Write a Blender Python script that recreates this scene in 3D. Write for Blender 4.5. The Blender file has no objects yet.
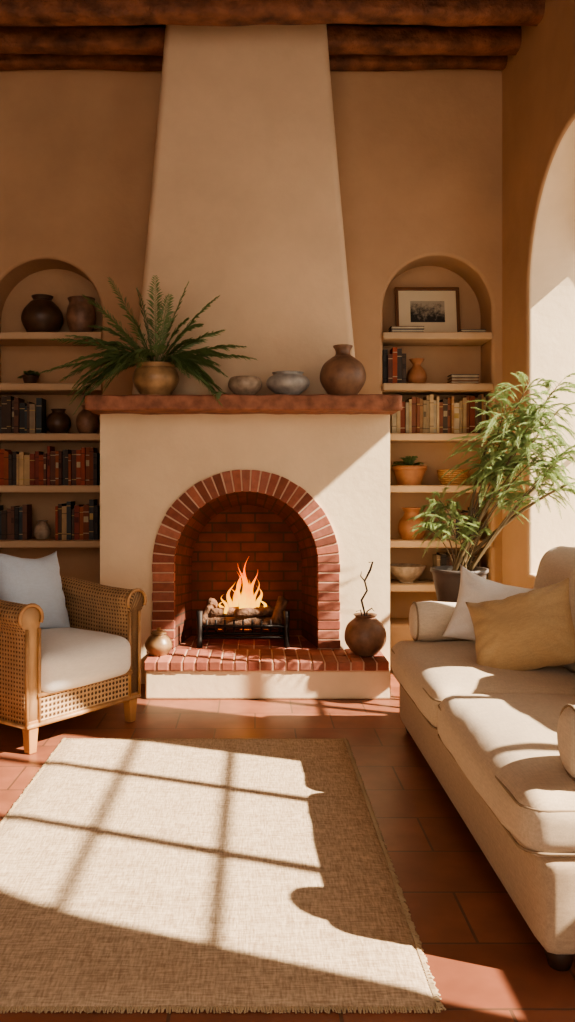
import bpy, bmesh, math, random
from mathutils import Vector, Matrix, noise
R = random.Random(7)
scene = bpy.context.scene
col = scene.collection
scene.view_settings.view_transform = 'AgX'
scene.view_settings.look = 'AgX - Medium High Contrast'

# ------------------------------------------------------------ materials
def new_mat(name):
    m = bpy.data.materials.new(name); m.use_nodes = True
    nt = m.node_tree; b = nt.nodes['Principled BSDF']
    return m, nt, b
def N(nt, t, **kw):
    n = nt.nodes.new(t)
    for k, v in kw.items():
        if k in n.inputs: n.inputs[k].default_value = v
        else: setattr(n, k, v)
    return n
def L(nt, a, b): nt.links.new(a, b)
def c4(c): return (c[0], c[1], c[2], 1)
def mul(c, f): return tuple(min(1, x*f) for x in c)
def basic(name, c, rough=.7, var=.12, vscale=6, bump=.2, bscale=60, bdist=.004, metal=0, sheen=0):
    m, nt, b = new_mat(name)
    tc = N(nt, 'ShaderNodeTexCoord')
    n1 = N(nt, 'ShaderNodeTexNoise', Scale=vscale, Detail=5.0); L(nt, tc.outputs['Object'], n1.inputs['Vector'])
    r = N(nt, 'ShaderNodeValToRGB'); r.color_ramp.elements[0].position = .3; r.color_ramp.elements[1].position = .7
    r.color_ramp.elements[0].color = c4(mul(c, 1-var)); r.color_ramp.elements[1].color = c4(mul(c, 1+var))
    L(nt, n1.outputs['Fac'], r.inputs['Fac']); L(nt, r.outputs['Color'], b.inputs['Base Color'])
    b.inputs['Roughness'].default_value = rough; b.inputs['Metallic'].default_value = metal
    if sheen: b.inputs['Sheen Weight'].default_value = sheen
    if bump:
        n2 = N(nt, 'ShaderNodeTexNoise', Scale=bscale, Detail=6.0); L(nt, tc.outputs['Object'], n2.inputs['Vector'])
        bp = N(nt, 'ShaderNodeBump', Strength=bump, Distance=bdist); L(nt, n2.outputs['Fac'], bp.inputs['Height'])
        L(nt, bp.outputs['Normal'], b.inputs['Normal'])
    return m
def fabric(name, c, var=.10, fold=.5):
    m, nt, b = new_mat(name)
    tc = N(nt, 'ShaderNodeTexCoord')
    def st(s, sc, det=3.0):
        mp = N(nt, 'ShaderNodeMapping'); mp.inputs['Scale'].default_value = s; L(nt, tc.outputs['Object'], mp.inputs['Vector'])
        n = N(nt, 'ShaderNodeTexNoise', Scale=sc, Detail=det); L(nt, mp.outputs[0], n.inputs['Vector']); return n
    a = st((1, .1, 1), 230); c_ = st((.1, 1, .4), 230)
    ad = N(nt, 'ShaderNodeMath', operation='ADD'); L(nt, a.outputs['Fac'], ad.inputs[0]); L(nt, c_.outputs['Fac'], ad.inputs[1])
    hf = N(nt, 'ShaderNodeMath', operation='MULTIPLY'); hf.inputs[1].default_value = .5; L(nt, ad.outputs[0], hf.inputs[0])
    r = N(nt, 'ShaderNodeValToRGB'); r.color_ramp.elements[0].position = .36; r.color_ramp.elements[1].position = .64
    r.color_ramp.elements[0].color = c4(mul(c, 1-var*1.3)); r.color_ramp.elements[1].color = c4(mul(c, 1+var))
    L(nt, hf.outputs[0], r.inputs['Fac']); L(nt, r.outputs['Color'], b.inputs['Base Color'])
    b.inputs['Roughness'].default_value = .95; b.inputs['Sheen Weight'].default_value = .15
    f = st((1, 1, 1), 5.0, 2.0)
    b1 = N(nt, 'ShaderNodeBump', Strength=fold, Distance=.022); L(nt, f.outputs['Fac'], b1.inputs['Height'])
    b2 = N(nt, 'ShaderNodeBump', Strength=.25, Distance=.002); L(nt, hf.outputs[0], b2.inputs['Height']); L(nt, b1.outputs['Normal'], b2.inputs['Normal'])
    L(nt, b2.outputs['Normal'], b.inputs['Normal'])
    return m
def plaster(name, c):
    m, nt, b = new_mat(name)
    tc = N(nt, 'ShaderNodeTexCoord')
    n1 = N(nt, 'ShaderNodeTexNoise', Scale=1.6, Detail=7.0, Roughness=.6); L(nt, tc.outputs['Object'], n1.inputs['Vector'])
    r = N(nt, 'ShaderNodeValToRGB'); r.color_ramp.elements[0].position = .3; r.color_ramp.elements[1].position = .72
    r.color_ramp.elements[0].color = c4(mul(c, .88)); r.color_ramp.elements[1].color = c4(mul(c, 1.08))
    L(nt, n1.outputs['Fac'], r.inputs['Fac']); L(nt, r.outputs['Color'], b.inputs['Base Color'])
    b.inputs['Roughness'].default_value = .9
    n2 = N(nt, 'ShaderNodeTexNoise', Scale=9.0, Detail=8.0, Roughness=.6); L(nt, tc.outputs['Object'], n2.inputs['Vector'])
    bp = N(nt, 'ShaderNodeBump', Strength=.22, Distance=.02); L(nt, n2.outputs['Fac'], bp.inputs['Height'])
    L(nt, bp.outputs['Normal'], b.inputs['Normal'])
    return m
def brickmat(name, c1, c2, mortar, w, h, ms, coord='Object', rough=.8, var=.25, bump=.5):
    m, nt, b = new_mat(name)
    tc = N(nt, 'ShaderNodeTexCoord')
    bt = N(nt, 'ShaderNodeTexBrick', Scale=1.0); bt.offset = .5
    bt.inputs['Color1'].default_value = c4(c1); bt.inputs['Color2'].default_value = c4(c2); bt.inputs['Mortar'].default_value = c4(mortar)
    bt.inputs['Brick Width'].default_value = w; bt.inputs['Row Height'].default_value = h
    bt.inputs['Mortar Size'].default_value = ms; bt.inputs['Mortar Smooth'].default_value = .2
    L(nt, tc.outputs[coord], bt.inputs['Vector'])
    n1 = N(nt, 'ShaderNodeTexNoise', Scale=7.0, Detail=6.0); L(nt, tc.outputs['Object'], n1.inputs['Vector'])
    mx = N(nt, 'ShaderNodeMix', data_type='RGBA', blend_type='MULTIPLY'); mx.inputs[0].default_value = 1
    r = N(nt, 'ShaderNodeValToRGB'); r.color_ramp.elements[0].position = .3; r.color_ramp.elements[1].position = .7
    r.color_ramp.elements[0].color = (1-var, 1-var, 1-var, 1); r.color_ramp.elements[1].color = (1, 1, 1, 1)
    L(nt, n1.outputs['Fac'], r.inputs['Fac'])
    L(nt, bt.outputs['Color'], mx.inputs[6]); L(nt, r.outputs['Color'], mx.inputs[7]); L(nt, mx.outputs[2], b.inputs['Base Color'])
    b.inputs['Roughness'].default_value = rough
    inv = N(nt, 'ShaderNodeMath', operation='SUBTRACT'); inv.inputs[0].default_value = 1; L(nt, bt.outputs['Fac'], inv.inputs[1])
    bp = N(nt, 'ShaderNodeBump', Strength=bump, Distance=.006); L(nt, inv.outputs[0], bp.inputs['Height'])
    L(nt, bp.outputs['Normal'], b.inputs['Normal'])
    return m
def weave(name, dark, light, fu, fv, coord='UV', thr=(.15, .5), bd=.006, rough=.6, vary=.2):
    m, nt, b = new_mat(name)
    tc = N(nt, 'ShaderNodeTexCoord'); sp = N(nt, 'ShaderNodeSeparateXYZ'); L(nt, tc.outputs[coord], sp.inputs[0])
    def s(o, f):
        a = N(nt, 'ShaderNodeMath', operation='MULTIPLY'); a.inputs[1].default_value = f; L(nt, o, a.inputs[0])
        q = N(nt, 'ShaderNodeMath', operation='SINE'); L(nt, a.outputs[0], q.inputs[0]); return q
    a, bb = s(sp.outputs[0], fu), s(sp.outputs[1], fv)
    pr = N(nt, 'ShaderNodeMath', operation='MULTIPLY'); L(nt, a.outputs[0], pr.inputs[0]); L(nt, bb.outputs[0], pr.inputs[1])
    ab = N(nt, 'ShaderNodeMath', operation='ABSOLUTE'); L(nt, pr.outputs[0], ab.inputs[0])
    inv = N(nt, 'ShaderNodeMath', operation='SUBTRACT'); inv.inputs[0].default_value = 1; L(nt, ab.outputs[0], inv.inputs[1])
    r = N(nt, 'ShaderNodeValToRGB'); r.color_ramp.elements[0].position = thr[0]; r.color_ramp.elements[1].position = thr[1]
    r.color_ramp.elements[0].color = c4(dark); r.color_ramp.elements[1].color = c4(light)
    L(nt, inv.outputs[0], r.inputs['Fac'])
    n1 = N(nt, 'ShaderNodeTexNoise', Scale=14.0, Detail=4.0); L(nt, tc.outputs['Object'], n1.inputs['Vector'])
    r2 = N(nt, 'ShaderNodeValToRGB'); r2.color_ramp.elements[0].position = .3; r2.color_ramp.elements[1].position = .7
    r2.color_ramp.elements[0].color = (1-vary,)*3+(1,)
    L(nt, n1.outputs['Fac'], r2.inputs['Fac'])
    mx = N(nt, 'ShaderNodeMix', data_type='RGBA', blend_type='MULTIPLY'); mx.inputs[0].default_value = 1
    L(nt, r.outputs['Color'], mx.inputs[6]); L(nt, r2.outputs['Color'], mx.inputs[7]); L(nt, mx.outputs[2], b.inputs['Base Color'])
    b.inputs['Roughness'].default_value = rough
    bp = N(nt, 'ShaderNodeBump', Strength=.8, Distance=bd); L(nt, inv.outputs[0], bp.inputs['Height']); L(nt, bp.outputs['Normal'], b.inputs['Normal'])
    return m
def jute(name, dark, light):
    m, nt, b = new_mat(name)
    tc = N(nt, 'ShaderNodeTexCoord')
    def stretched(sx, sy, sc):
        mp = N(nt, 'ShaderNodeMapping'); mp.inputs['Scale'].default_value = (sx, sy, 1); L(nt, tc.outputs['Object'], mp.inputs['Vector'])
        n = N(nt, 'ShaderNodeTexNoise', Scale=sc, Detail=3.0); L(nt, mp.outputs[0], n.inputs['Vector']); return n
    a = stretched(1, .15, 170); c = stretched(.15, 1, 170); w = stretched(.08, 1, 26)
    ad = N(nt, 'ShaderNodeMath', operation='ADD'); L(nt, a.outputs['Fac'], ad.inputs[0]); L(nt, c.outputs['Fac'], ad.inputs[1])
    a2 = N(nt, 'ShaderNodeMath', operation='MULTIPLY_ADD'); L(nt, w.outputs['Fac'], a2.inputs[0]); a2.inputs[1].default_value = .25; L(nt, ad.outputs[0], a2.inputs[2])
    hf = N(nt, 'ShaderNodeMath', operation='MULTIPLY'); L(nt, a2.outputs[0], hf.inputs[0]); hf.inputs[1].default_value = .445
    r = N(nt, 'ShaderNodeValToRGB'); r.color_ramp.elements[0].position = .37; r.color_ramp.elements[1].position = .63
    r.color_ramp.elements[0].color = c4(dark); r.color_ramp.elements[1].color = c4(light)
    L(nt, hf.outputs[0], r.inputs['Fac']); L(nt, r.outputs['Color'], b.inputs['Base Color']); b.inputs['Roughness'].default_value = 1
    bp = N(nt, 'ShaderNodeBump', Strength=.7, Distance=.006); L(nt, hf.outputs[0], bp.inputs['Height']); L(nt, bp.outputs['Normal'], b.inputs['Normal'])
    return m
def attr_mat(name, rough=.7, bump=.3, bscale=40):
    m, nt, b = new_mat(name)
    a = N(nt, 'ShaderNodeVertexColor', layer_name='Col')
    tc = N(nt, 'ShaderNodeTexCoord'); n1 = N(nt, 'ShaderNodeTexNoise', Scale=bscale*.5, Detail=5.0); L(nt, tc.outputs['Object'], n1.inputs['Vector'])
    r = N(nt, 'ShaderNodeValToRGB'); r.color_ramp.elements[0].position = .3; r.color_ramp.elements[1].position = .7
    r.color_ramp.elements[0].color = (.72, .72, .72, 1)
    L(nt, n1.outputs['Fac'], r.inputs['Fac'])
    mx = N(nt, 'ShaderNodeMix', data_type='RGBA', blend_type='MULTIPLY'); mx.inputs[0].default_value = 1
    L(nt, a.outputs['Color'], mx.inputs[6]); L(nt, r.outputs['Color'], mx.inputs[7]); L(nt, mx.outputs[2], b.inputs['Base Color'])
    b.inputs['Roughness'].default_value = rough
    bp = N(nt, 'ShaderNodeBump', Strength=bump, Distance=.004); L(nt, n1.outputs['Fac'], bp.inputs['Height']); L(nt, bp.outputs['Normal'], b.inputs['Normal'])
    return m
def leafmat(name, c1, c2, f=.4):
    m = basic(name, c1, rough=.5, var=.3, vscale=9, bump=0)
    nt = m.node_tree; b = nt.nodes['Principled BSDF']; out = [n for n in nt.nodes if n.type == 'OUTPUT_MATERIAL'][0]
    tr = N(nt, 'ShaderNodeBsdfTranslucent'); tr.inputs['Color'].default_value = c4(c2)
    ms = N(nt, 'ShaderNodeMixShader'); ms.inputs[0].default_value = f
    L(nt, b.outputs[0], ms.inputs[1]); L(nt, tr.outputs[0], ms.inputs[2]); L(nt, ms.outputs[0], out.inputs['Surface'])
    return m

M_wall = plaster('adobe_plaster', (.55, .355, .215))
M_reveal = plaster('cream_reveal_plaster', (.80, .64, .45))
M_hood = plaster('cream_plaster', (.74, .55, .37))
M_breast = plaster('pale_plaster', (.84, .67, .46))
M_ceil = basic('dark_planks', (.10, .045, .02), var=.4, vscale=3)
M_beam = basic('beam_wood', (.23, .095, .05), rough=.75, var=.6, vscale=7, bump=.9, bscale=16, bdist=.03)
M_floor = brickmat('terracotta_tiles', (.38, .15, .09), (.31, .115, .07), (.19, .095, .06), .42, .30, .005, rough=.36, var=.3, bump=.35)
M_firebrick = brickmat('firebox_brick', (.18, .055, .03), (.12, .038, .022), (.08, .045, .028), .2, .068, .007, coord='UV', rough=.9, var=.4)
M_brick = attr_mat('red_brick', rough=.8, bump=.5, bscale=50)
M_mortar = basic('mortar', (.62, .42, .30), rough=.95)
M_mantel = basic('mantel_stone', (.30, .13, .08), rough=.75, var=.4, vscale=14, bump=.7, bscale=25, bdist=.012)
M_shelf = plaster('shelf_plaster', (.60, .43, .28))
M_rug = jute('jute_weave', (.40, .285, .185), (.74, .58, .41))
M_fringe = basic('jute_fringe', (.5, .38, .24), rough=.95)
M_wicker = weave('wicker', (.13, .055, .02), (.55, .34, .18), 150, 150, thr=(.12, .5), bd=.008)
M_cane = weave('cane_lattice', (.10, .045, .02), (.65, .42, .23), 125, 125, thr=(.35, .55), bd=.008)
M_rattan = basic('rattan_pole', (.45, .25, .115), rough=.45, var=.25, vscale=15)
M_legwood = basic('leg_wood', (.44, .22, .09), rough=.5, var=.2)
M_darkwood = basic('dark_wood', (.05, .025, .015), rough=.5)
M_white = fabric('white_linen', (.84, .81, .76), .04, .2)
M_grey = fabric('grey_blue_linen', (.52, .60, .70), .05, .2)
M_sofa = fabric('sofa_linen', (.60, .47, .335), .09, .25)
M_sofac = fabric('sofa_back_linen', (.70, .59, .46), .08, .2)
M_sofab = fabric('sofa_base_linen', (.46, .34, .23), .10, .1)
M_pipe = basic('piping', (.33, .24, .155), rough=.9)
M_gold = fabric('ochre_fabric', (.53, .37, .20), .08, .3)
M_iron = basic('wrought_iron', (.035, .028, .025), rough=.55, metal=.6)
M_log = basic('charred_log', (.16, .085, .05), rough=.9, var=.6, vscale=20, bump=.9, bscale=30, bdist=.02)
M_stone = basic('stoneware_brown', (.34, .21, .11), rough=.35, var=.35, vscale=14)
M_greyc = basic('stoneware_grey', (.40, .31, .23), rough=.45, var=.3, vscale=25)
M_greyb = basic('stoneware_blue', (.38, .36, .33), rough=.4, var=.3, vscale=20)
M_brownc = basic('clay_brown', (.24, .135, .085), rough=.45, var=.4, vscale=12)
M_darkc = basic('clay_dark', (.09, .05, .03), rough=.4, var=.3, vscale=12)
M_terra = basic('terracotta', (.38, .17, .08), rough=.6, var=.25, vscale=10)
M_potgrey = basic('planter_grey', (.13, .105, .09), rough=.6, var=.3)
M_soil = basic('soil', (.03, .02, .012), rough=1)
M_fern = leafmat('fern_leaf', (.17, .24, .10), (.28, .38, .12))
M_palm = leafmat('palm_leaf', (.32, .40, .20), (.50, .60, .28), .5)
M_stem = basic('plant_stem', (.17, .12, .06), rough=.6)
M_twig = basic('twig', (.05, .03, .02), rough=.8)
M_book = attr_mat('book_cloth', rough=.65, bump=.1, bscale=30)
M_mat = basic('picture_mat', (.72, .60, .42), rough=.9, var=.03)
M_frame = basic('frame_wood', (.16, .07, .03), rough=.4)
M_winframe = basic('window_wood', (.16, .08, .04), rough=.6)

# ------------------------------------------------------------ mesh helpers
def mk(name, V, F, mat, smooth=False, uv=None, cols=None):
    me = bpy.data.meshes.new(name); me.from_pydata([tuple(v) for v in V], [], F); me.validate(); me.update()
    if smooth:
        for p in me.polygons: p.use_smooth = True
    if uv:
        ul = me.uv_layers.new(name='UVMap')
        for l in me.loops: ul.data[l.index].uv = uv[l.vertex_index]
    if cols:
        ca = me.color_attributes.new('Col', 'FLOAT_COLOR', 'POINT')
        for i, c in enumerate(cols): ca.data[i].color = c4(c)
    o = bpy.data.objects.new(name, me); col.objects.link(o)
    if mat: me.materials.append(mat)
    return o
def fixn(o):
    bm = bmesh.new(); bm.from_mesh(o.data); bmesh.ops.recalc_face_normals(bm, faces=bm.faces); bm.to_mesh(o.data); bm.free(); return o
def boxuv(o):
    me = o.data; ul = me.uv_layers.new(name='UVMap') if not me.uv_layers else me.uv_layers[0]
    for p in me.polygons:
        n = p.normal; a = max(range(3), key=lambda i: abs(n[i]))
        for li in p.loop_indices:
            v = me.vertices[me.loops[li].vertex_index].co
            ul.data[li].uv = [(v.y, v.z), (v.x, v.z), (v.x, v.y)][a]
    return o
def bevel(o, w=.01, s=3, ang=35):
    m = o.modifiers.new('bev', 'BEVEL'); m.width = w; m.segments = s; m.limit_method = 'ANGLE'; m.angle_limit = math.radians(ang)
    return o
BF = [(0, 3, 2, 1), (4, 5, 6, 7), (0, 1, 5, 4), (1, 2, 6, 5), (2, 3, 7, 6), (3, 0, 4, 7)]
def boxv(x0, x1, y0, y1, z0, z1):
    return [(x0, y0, z0), (x1, y0, z0), (x1, y1, z0), (x0, y1, z0), (x0, y0, z1), (x1, y0, z1), (x1, y1, z1), (x0, y1, z1)]
def box(name, x0, x1, y0, y1, z0, z1, mat, bw=0):
    o = mk(name, boxv(x0, x1, y0, y1, z0, z1), BF, mat)
    if bw: bevel(o, bw)
    return o
def rbox(name, x0, x1, y0, y1, z0, z1, r, mat, puff=0, puffx=0, n=16, wr=0, seed=0):
    """rounded, puffed box"""
    hx, hy, hz = (x1-x0)/2, (y1-y0)/2, (z1-z0)/2; C = Vector(((x0+x1)/2, (y0+y1)/2, (z0+z1)/2))
    bm = bmesh.new(); bmesh.ops.create_cube(bm, size=2)
    bmesh.ops.subdivide_edges(bm, edges=bm.edges[:], cuts=n, use_grid_fill=True)
    for v in bm.verts:
        u = [math.copysign(abs(c)**.6, c) if abs(c) > 1e-6 else 0 for c in v.co]
        p = Vector((u[0]*hx, u[1]*hy, u[2]*hz))
        q = Vector((max(-hx+r, min(hx-r, p.x)), max(-hy+r, min(hy-r, p.y)), max(-hz+r, min(hz-r, p.z))))
        d = p-q
        if d.length > 1e-7: d = d.normalized()*r
        p = q+d
        a, b, c = p.x/hx, p.y/hy, p.z/hz
        p.z += c*puff*(1-a*a)*(1-b*b)
        p.x += a*puffx*(1-b*b)*(1-c*c); p.y += b*puffx*(1-a*a)*(1-c*c)
        if wr:
            nv = noise.noise((p+Vector((seed, 0, 0)))*5)+.35*noise.noise((p+Vector((seed, 3, 0)))*12)
            p.z += wr*nv; p.x += wr*.6*noise.noise((p+Vector((seed, 9, 0)))*6)
        v.co = p+C
    me = bpy.data.meshes.new(name); bm.to_mesh(me); bm.free()
    for f in me.polygons: f.use_smooth = True
    o = bpy.data.objects.new(name, me); col.objects.link(o); me.materials.append(mat); return o
def lathe(name, prof, mat, loc=(0, 0, 0), seg=48, wob=0):
    V, F = [], []
    for r, z in prof:
        for i in range(seg):
            a = 2*math.pi*i/seg; rr = max(r, .0005)*(1+wob*math.sin(3*a+z*20))
            V.append((loc[0]+rr*math.cos(a), loc[1]+rr*math.sin(a), loc[2]+z))
    for k in range(len(prof)-1):
        for i in range(seg):
            j = (i+1) % seg; F.append((k*seg+i, k*seg+j, (k+1)*seg+j, (k+1)*seg+i))
    F.append(tuple(reversed(range(seg))))
    return mk(name, V, F, mat, True)
def smoothprof(pts, n=6):
    out = []
    P = [pts[0]]+list(pts)+[pts[-1]]
    for i in range(1, len(P)-2):
        for k in range(n):
            t = k/n
            out.append(tuple(.5*((2*P[i][j])+(-P[i-1][j]+P[i+1][j])*t+(2*P[i-1][j]-5*P[i][j]+4*P[i+1][j]-P[i+2][j])*t*t+(-P[i-1][j]+3*P[i][j]-3*P[i+1][j]+P[i+2][j])*t**3) for j in range(len(P[i]))))
    out.append(tuple(pts[-1])); return out
def tubegeo(V, F, pts, rad, seg=8):
    pts = [Vector(p) for p in pts]; n = len(pts); base = len(V)
    if not isinstance(rad, (list, tuple)): rad = [rad]*n
    prev = None
    for i, p in enumerate(pts):
        t = (pts[min(i+1, n-1)]-pts[max(i-1, 0)]).normalized()
        if prev is None:
            a = Vector((0, 0, 1)) if abs(t.z) < .9 else Vector((1, 0, 0)); s = t.cross(a).normalized()
        else: s = (prev-t*prev.dot(t)).normalized()
        prev = s; u = t.cross(s)
        for k in range(seg):
            a = 2*math.pi*k/seg; V.append(p+(s*math.cos(a)+u*math.sin(a))*rad[i])
    for i in range(n-1):
        for k in range(seg):
            j = (k+1) % seg; F.append((base+i*seg+k, base+i*seg+j, base+(i+1)*seg+j, base+(i+1)*seg+k))
    F.append(tuple(base+k for k in reversed(range(seg)))); F.append(tuple(base+(n-1)*seg+k for k in range(seg)))
def tube(name, pts, rad, mat, seg=10, closed=False):
    V, F = [], []
    if closed: pts = list(pts)+[pts[0]]
    tubegeo(V, F, pts, rad, seg); return mk(name, V, F, mat, True)
def group(name, parts, origin=(0, 0, 0), rotz=None):
    e = bpy.data.objects.new(name, None); e.empty_display_size = .1; col.objects.link(e)
    e.location = origin
    if rotz is not None: e.rotation_euler = (0, 0, rotz)
    Mi = Matrix.Translation(Vector(origin)).inverted()
    for p in parts:
        p.parent = e
        if rotz is None: p.matrix_parent_inverse = Mi
    return e
def pillow(name, w, h, t, mat, loc, rot, seed=0, n=34, wr=1, sag=.03):
    V, F = [], []
    for s in (1, -1):
        for j in range(n+1):
            for i in range(n+1):
                u, v = i/n*2-1, j/n*2-1
                pinch = 1-.12*(1-abs(v)**2)*abs(u)**3 ; pinch2 = 1-.12*(1-abs(u)**2)*abs(v)**3
                th = t/2*(max(0, 1-abs(u)**2.6)*max(0, 1-abs(v)**2.6))**.6
                wv = .010*noise.noise(Vector((u*1.8+seed, v*1.8, s)))
                ca = math.atan2(abs(v), abs(u)+1e-4); rr = math.hypot(u, v)
                cr = .012*max(0, math.sin(ca*14+seed))*max(0, rr-.35)
                ed = min(1, th/(t*.2))
                sg = -sag*(1-u*u)*(v > 0)*v*v
                V.append(Vector((u*w/2*pinch, s*(th+wr*(wv-cr)*ed), v*h/2*pinch2+sg)))
    m = (n+1)**2
    for s in (0, 1):
        for j in range(n):
            for i in range(n):
                a = s*m+j*(n+1)+i; q = (a, a+1, a+n+2, a+n+1)
                F.append(q if s else q[::-1])
    o = mk(name, V, F, mat, True)
    bm = bmesh.new(); bm.from_mesh(o.data); bmesh.ops.remove_doubles(bm, verts=bm.verts, dist=.0008); bmesh.ops.recalc_face_normals(bm, faces=bm.faces); bm.to_mesh(o.data); bm.free()
    for p in o.data.polygons: p.use_smooth = True
    o.location = loc; o.rotation_euler = rot
    return o
def plate(V, F, rect, arches, mp, b=.035, depth=.3, close=True, backplate=False, seg=40):
    """wall plate with rounded arched recesses.  mp(u,v,w)->xyz"""
    u0, u1, v0, v1 = rect
    def q(pts, w=0):
        k = len(V); V.extend(mp(p[0], p[1], w) for p in pts); F.append(tuple(range(k, k+len(pts))))
    def contour(a, o):
        cu, vs, r, vb = a; rr = r+o; pts = [(cu-rr, vb-o)]
        for i in range(seg+1):
            t = math.pi*(1-i/seg); pts.append((cu+rr*math.cos(t), vs+rr*math.sin(t)))
        pts.append((cu+rr, vb-o)); return pts
    def face(w, o):
        x = u0
        for a in sorted(arches):
            cu, vs, r, vb = a; rr = r+o
            q([(x, v0), (cu-rr, v0), (cu-rr, v1), (x, v1)], w)
            if vb-o > v0+1e-4: q([(cu-rr, v0), (cu+rr, v0), (cu+rr, vb-o), (cu-rr, vb-o)], w)
            c = contour(a, o)[1:-1]
            for i in range(len(c)-1):
                q([c[i], c[i+1], (c[i+1][0], v1), (c[i][0], v1)], w)
            x = cu+rr
        q([(x, v0), (u1, v0), (u1, v1), (x, v1)], w)
    face(0, b)
    for a in arches:
        rings = [(b*(1-math.sin(t*math.pi/12)), b*(1-math.cos(t*math.pi/12))) for t in range(7)]+[(0, depth)]
        base = len(V); n = seg+3
        for o, w in rings: V.extend(mp(p[0], p[1], w) for p in contour(a, o))
        for k in range(len(rings)-1):
            for i in range(n):
                j = (i+1) % n
                F.append((base+k*n+i, base+k*n+j, base+(k+1)*n+j, base+(k+1)*n+i))
        if close: F.append(tuple(base+(len(rings)-1)*n+i for i in range(n)))
    if backplate: face(depth, 0)
def finish_plate(name, V, F, mat):
    o = mk(name, V, F, mat)
    bm = bmesh.new(); bm.from_mesh(o.data); bmesh.ops.remove_doubles(bm, verts=bm.verts, dist=.0003); bmesh.ops.recalc_face_normals(bm, faces=bm.faces); bm.to_mesh(o.data); bm.free()
    return o

# ------------------------------------------------------------ room shell
XR, YB, ZC, Y0 = 1.745, 6.0, 4.33, -3.2
SILL1 = .98
V, F = [], []
ZS_L, ZS_R = 2.487, 2.525
plate(V, F, (-3.0, XR, 0, ZC), [(-1.482, ZS_L, .400, .30), (1.288, ZS_R, .385, .30)], lambda u, v, w: (u, YB+w, v), b=.025, depth=.30)
finish_plate('wall_back', V, F, M_wall)
V, F = [], []
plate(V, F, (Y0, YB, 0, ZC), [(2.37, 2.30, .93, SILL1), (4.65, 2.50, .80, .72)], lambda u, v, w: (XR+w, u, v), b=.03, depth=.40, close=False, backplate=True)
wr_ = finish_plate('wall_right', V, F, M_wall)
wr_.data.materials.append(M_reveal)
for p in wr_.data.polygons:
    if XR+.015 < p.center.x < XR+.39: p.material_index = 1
box('wall_left', -3.1, -3.0, Y0, YB, 0, ZC, M_wall)
box('floor', -3.1, 2.2, Y0, 6.4, -.1, 0, M_floor)
box('ceiling', -3.1, 2.2, Y0, 6.4, ZC, ZC+.1, M_ceil)
def beam(y, r, seed, zc):
    V, F = [], []; n = 120; seg = 28
    for i in range(n+1):
        x = -3.0+(XR+3.0)*i/n
        for k in range(seg):
            a = 2*math.pi*k/seg; ca, sa = math.cos(a), math.sin(a)
            sq = 1/max(abs(ca), abs(sa))**.55
            rr = r*sq*(1+.10*noise.noise(Vector((x*2.5+seed, ca*1.2, sa*1.2)))+.07*noise.noise(Vector((x*5+seed, ca*4, sa*4)))+.05*noise.noise(Vector((x*3+seed, ca*9, sa*9))))
            V.append((x, y+rr*ca, zc+rr*sa+.012*noise.noise(Vector((x*.9, seed, 0)))))
    for i in range(n):
        for k in range(seg):
            j = (k+1) % seg; F.append((i*seg+k, i*seg+j, (i+1)*seg+j, (i+1)*seg+k))
    return mk('ceiling_beam', V, F, M_beam, True)
for y, r, s, z in [(5.2, .083, 1, 4.205), (5.64, .076, 5, 4.235), (5.93, .056, 9, 4.250), (4.2, .085, 13, 4.205), (3.2, .085, 17, 4.205), (2.2, .085, 21, 4.205)]:
    beam(y, r, s, z)

# windows (wood frames set at the outer face of the wall)
def window(name, cu, zs, r, zb, mull, rails, lintel=None, rt=.014):
    parts = []; x = XR+.395; t = .022
    V, F = [], []
    tubegeo(V, F, [(x, cu-r+.012, zb), (x, cu-r+.012, zs)]+[(x, cu-(r-.012)*math.cos(math.pi*i/30), zs+(r-.012)*math.sin(math.pi*i/30)) for i in range(31)]+[(x, cu+r-.012, zb)], .014, 8)
    tubegeo(V, F, [(x, cu-r, zb), (x, cu+r, zb)], .02, 8)
    parts.append(mk('frame', V, F, M_winframe))
    if lintel:
        pts = [(y, z) for y, z in [(cu-r*math.cos(math.pi*i/40), zs+r*math.sin(math.pi*i/40)) for i in range(41)] if z > lintel]
        h = math.sqrt(r*r-(lintel-zs)**2); pts = [(cu-h, lintel)]+pts+[(cu+h, lintel)]
        V = [(x-.02, y, z) for y, z in pts]+[(x+.02, y, z) for y, z in pts]; n = len(pts)
        F = [tuple(range(n)), tuple(reversed(range(n, 2*n)))]+[(i, (i+1) % n, n+(i+1) % n, n+i) for i in range(n)]
        parts.append(fixn(mk('tympanum_panel', V, F, M_wall)))
    for i, y in enumerate(mull):
        zt = min(lintel or 99, zs+math.sqrt(max(0, r*r-(y-cu)**2))); parts.append(box('mullion_%d' % i, x-t, x+t, y-t, y+t, zb, zt, M_winframe))
    for i, z in enumerate(rails):
        hw = r if z < zs else math.sqrt(r*r-(z-zs)**2); parts.append(box('rail_%d' % i, x-.01, x+.01, cu-hw, cu+hw, z-rt, z+rt, M_winframe))
    group(name, parts, (x, cu, zb))
window('window_1', 2.37, 2.30, .93, SILL1, (2.05, 2.68), (2.0, 2.42))
window('window_2', 4.65, 2.50, .80, .72, (4.25,), (1.55,), lintel=2.76)

# ------------------------------------------------------------ built-in shelves
shz = [2.338, 1.978, 1.625, 1.258, .869, .559]
def shelves(x0, x1, zs_):
    parts = []
    for i, z in enumerate(zs_): parts.append(box('shelf_board_%d' % (i+1), x0-.005, x1+.005, 5.975, 6.295, z-.026, z+.026, M_shelf, .012))
    return group('built_in_bookshelf', parts, ((x0+x1)/2, 6.1, 0))
shelves(-1.88, -1.084, shz[:5]); shelves(.905, 1.671, shz)

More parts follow.
